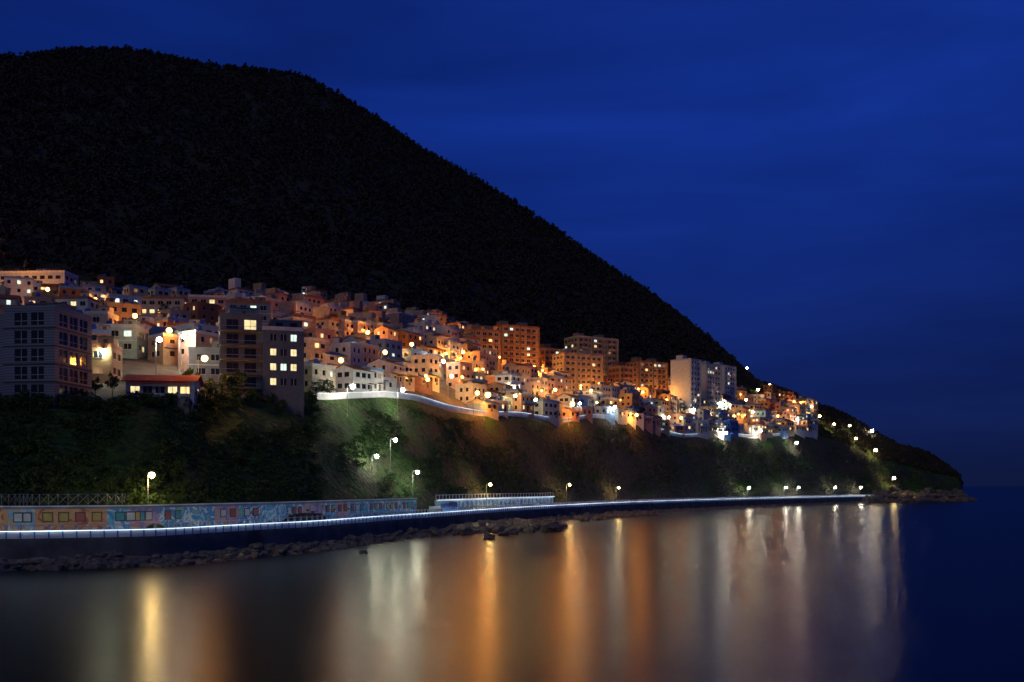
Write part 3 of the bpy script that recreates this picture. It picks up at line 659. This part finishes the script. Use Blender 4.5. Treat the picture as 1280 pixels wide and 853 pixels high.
for k in range(2600):
    px=rng.uniform(-300,1212); t=rng.random()
    w=(7 if px<560 else 6)*X(T_as,px)*(1.0+.8*max(0,noise.noise(Vector((px*.02,0,0)))))
    d=X(T_dw,px)-.8-t*w; x,y=XY(px,d); z=H(px,d)
    if z<-.7: continue
    addrock(x,y,z+.05,rng.uniform(.2,.75)*(1+.6*(rng.random()<.1)))
for k in range(300):
    t=rng.random()**1.5; px=rng.normal(598+80*t,20); d=X(T_dw,px)-2-rng.random()*(10+46*t); x,y=XY(px,d); addrock(x,y,rng.uniform(-.3,.25)+.6*(1-t),rng.uniform(.5,1.9))
for k in range(110):
    px=rng.normal(772,18); d=X(T_dw,px)-rng.uniform(1,34); x,y=XY(px,d); addrock(x,y,rng.uniform(-.2,.4),rng.uniform(.6,1.9))
for k in range(300):
    px=rng.uniform(1080,1214); d=X(T_dw,px)+rng.uniform(-8,18); x,y=XY(px,d); addrock(x,y,max(H(px,d),-.2)+.3,rng.uniform(1,3.8))
mesh_np('shore_rocks',np.concatenate(Vs),np.concatenate(Fs),[ROCK],None,False)
for px,y_,s in((690,664,2.2),(668,661,1.5),(705,660,1.3),(322,697,.9),(455,692,.6),(640,668,1.5),(165,703,.7),(612,674,1.2),(655,657,1.6)):
    d=CZ*F/(y_-HY); V_,F_=rockarch(px,3); o=mesh_np('boulder',V_*s,F_,[ROCK],None,False); x,y=XY(px,d); o.location=(x,y,.2*s); o.rotation_euler=(0,0,px)

# ------------------------------------------------------------------ sky, added fill sun, camera
w=bpy.data.worlds.new('World'); scene.world=w; w.use_nodes=True; nt=w.node_tree; bg=nt.nodes['Background']
tc=nt.nodes.new('ShaderNodeTexCoord'); sp=nt.nodes.new('ShaderNodeSeparateXYZ'); nt.links.new(tc.outputs['Generated'],sp.inputs[0])
mp=nt.nodes.new('ShaderNodeMapping'); mp.inputs['Scale'].default_value=(1.6,1.6,9); mp.inputs['Rotation'].default_value=(0,.12,0); nt.links.new(tc.outputs['Generated'],mp.inputs['Vector'])
n=nt.nodes.new('ShaderNodeTexNoise'); n.inputs['Scale'].default_value=1.3; n.inputs['Detail'].default_value=5; n.inputs['Distortion'].default_value=.4; nt.links.new(mp.outputs[0],n.inputs['Vector'])
r=nt.nodes.new('ShaderNodeValToRGB'); nt.links.new(sp.outputs['Z'],r.inputs['Fac']); e=r.color_ramp.elements
e[0].position=0; e[0].color=(.0048,.0095,.045,1); e[1].position=1; e[1].color=(.002,.006,.05,1)
for p,c in((.06,(.0048,.012,.074)),(.16,(.0050,.0175,.136)),(.27,(.0052,.0245,.21)),(.36,(.0052,.0265,.235)),(.46,(.0048,.0215,.19)),(.7,(.002,.007,.07))):
    q=e.new(p); q.color=(*c,1)
mr=nt.nodes.new('ShaderNodeMapRange'); mr.inputs['From Min'].default_value=.3; mr.inputs['From Max'].default_value=.7; mr.inputs['To Min'].default_value=.74; mr.inputs['To Max'].default_value=1.3; nt.links.new(n.outputs['Fac'],mr.inputs['Value'])
ml=nt.nodes.new('ShaderNodeVectorMath'); ml.operation='SCALE'; nt.links.new(r.outputs['Color'],ml.inputs[0]); nt.links.new(mr.outputs['Result'],ml.inputs['Scale'])
ax=nt.nodes.new('ShaderNodeMapRange'); ax.inputs['From Min'].default_value=-.6; ax.inputs['From Max'].default_value=.15; ax.inputs['To Min'].default_value=.5; ax.inputs['To Max'].default_value=1; nt.links.new(sp.outputs['X'],ax.inputs['Value'])
m2=nt.nodes.new('ShaderNodeVectorMath'); m2.operation='SCALE'; nt.links.new(ml.outputs[0],m2.inputs[0]); nt.links.new(ax.outputs['Result'],m2.inputs['Scale'])
nt.links.new(m2.outputs[0],bg.inputs['Color']); bg.inputs['Strength'].default_value=1.0
sun=bpy.data.lights.new('fill_sun','SUN'); sun.energy=.2; sun.angle=math.radians(12); sun.color=(.95,.93,.9)  # added soft fill from behind the camera, lifts unlit walls and mountain
so=bpy.data.objects.new('fill_sun',sun); COL.objects.link(so); so.rotation_euler=(math.radians(55),0,math.radians(-25))
cam=bpy.data.cameras.new('camera'); cam.sensor_width=36; cam.lens=36*F/1280; cam.shift_y=(HY-426.5)/1280; cam.clip_end=60000; cam.clip_start=.5
co=bpy.data.objects.new('camera',cam); COL.objects.link(co); co.location=(0,0,CZ); co.rotation_euler=(math.radians(90),0,0); scene.camera=co
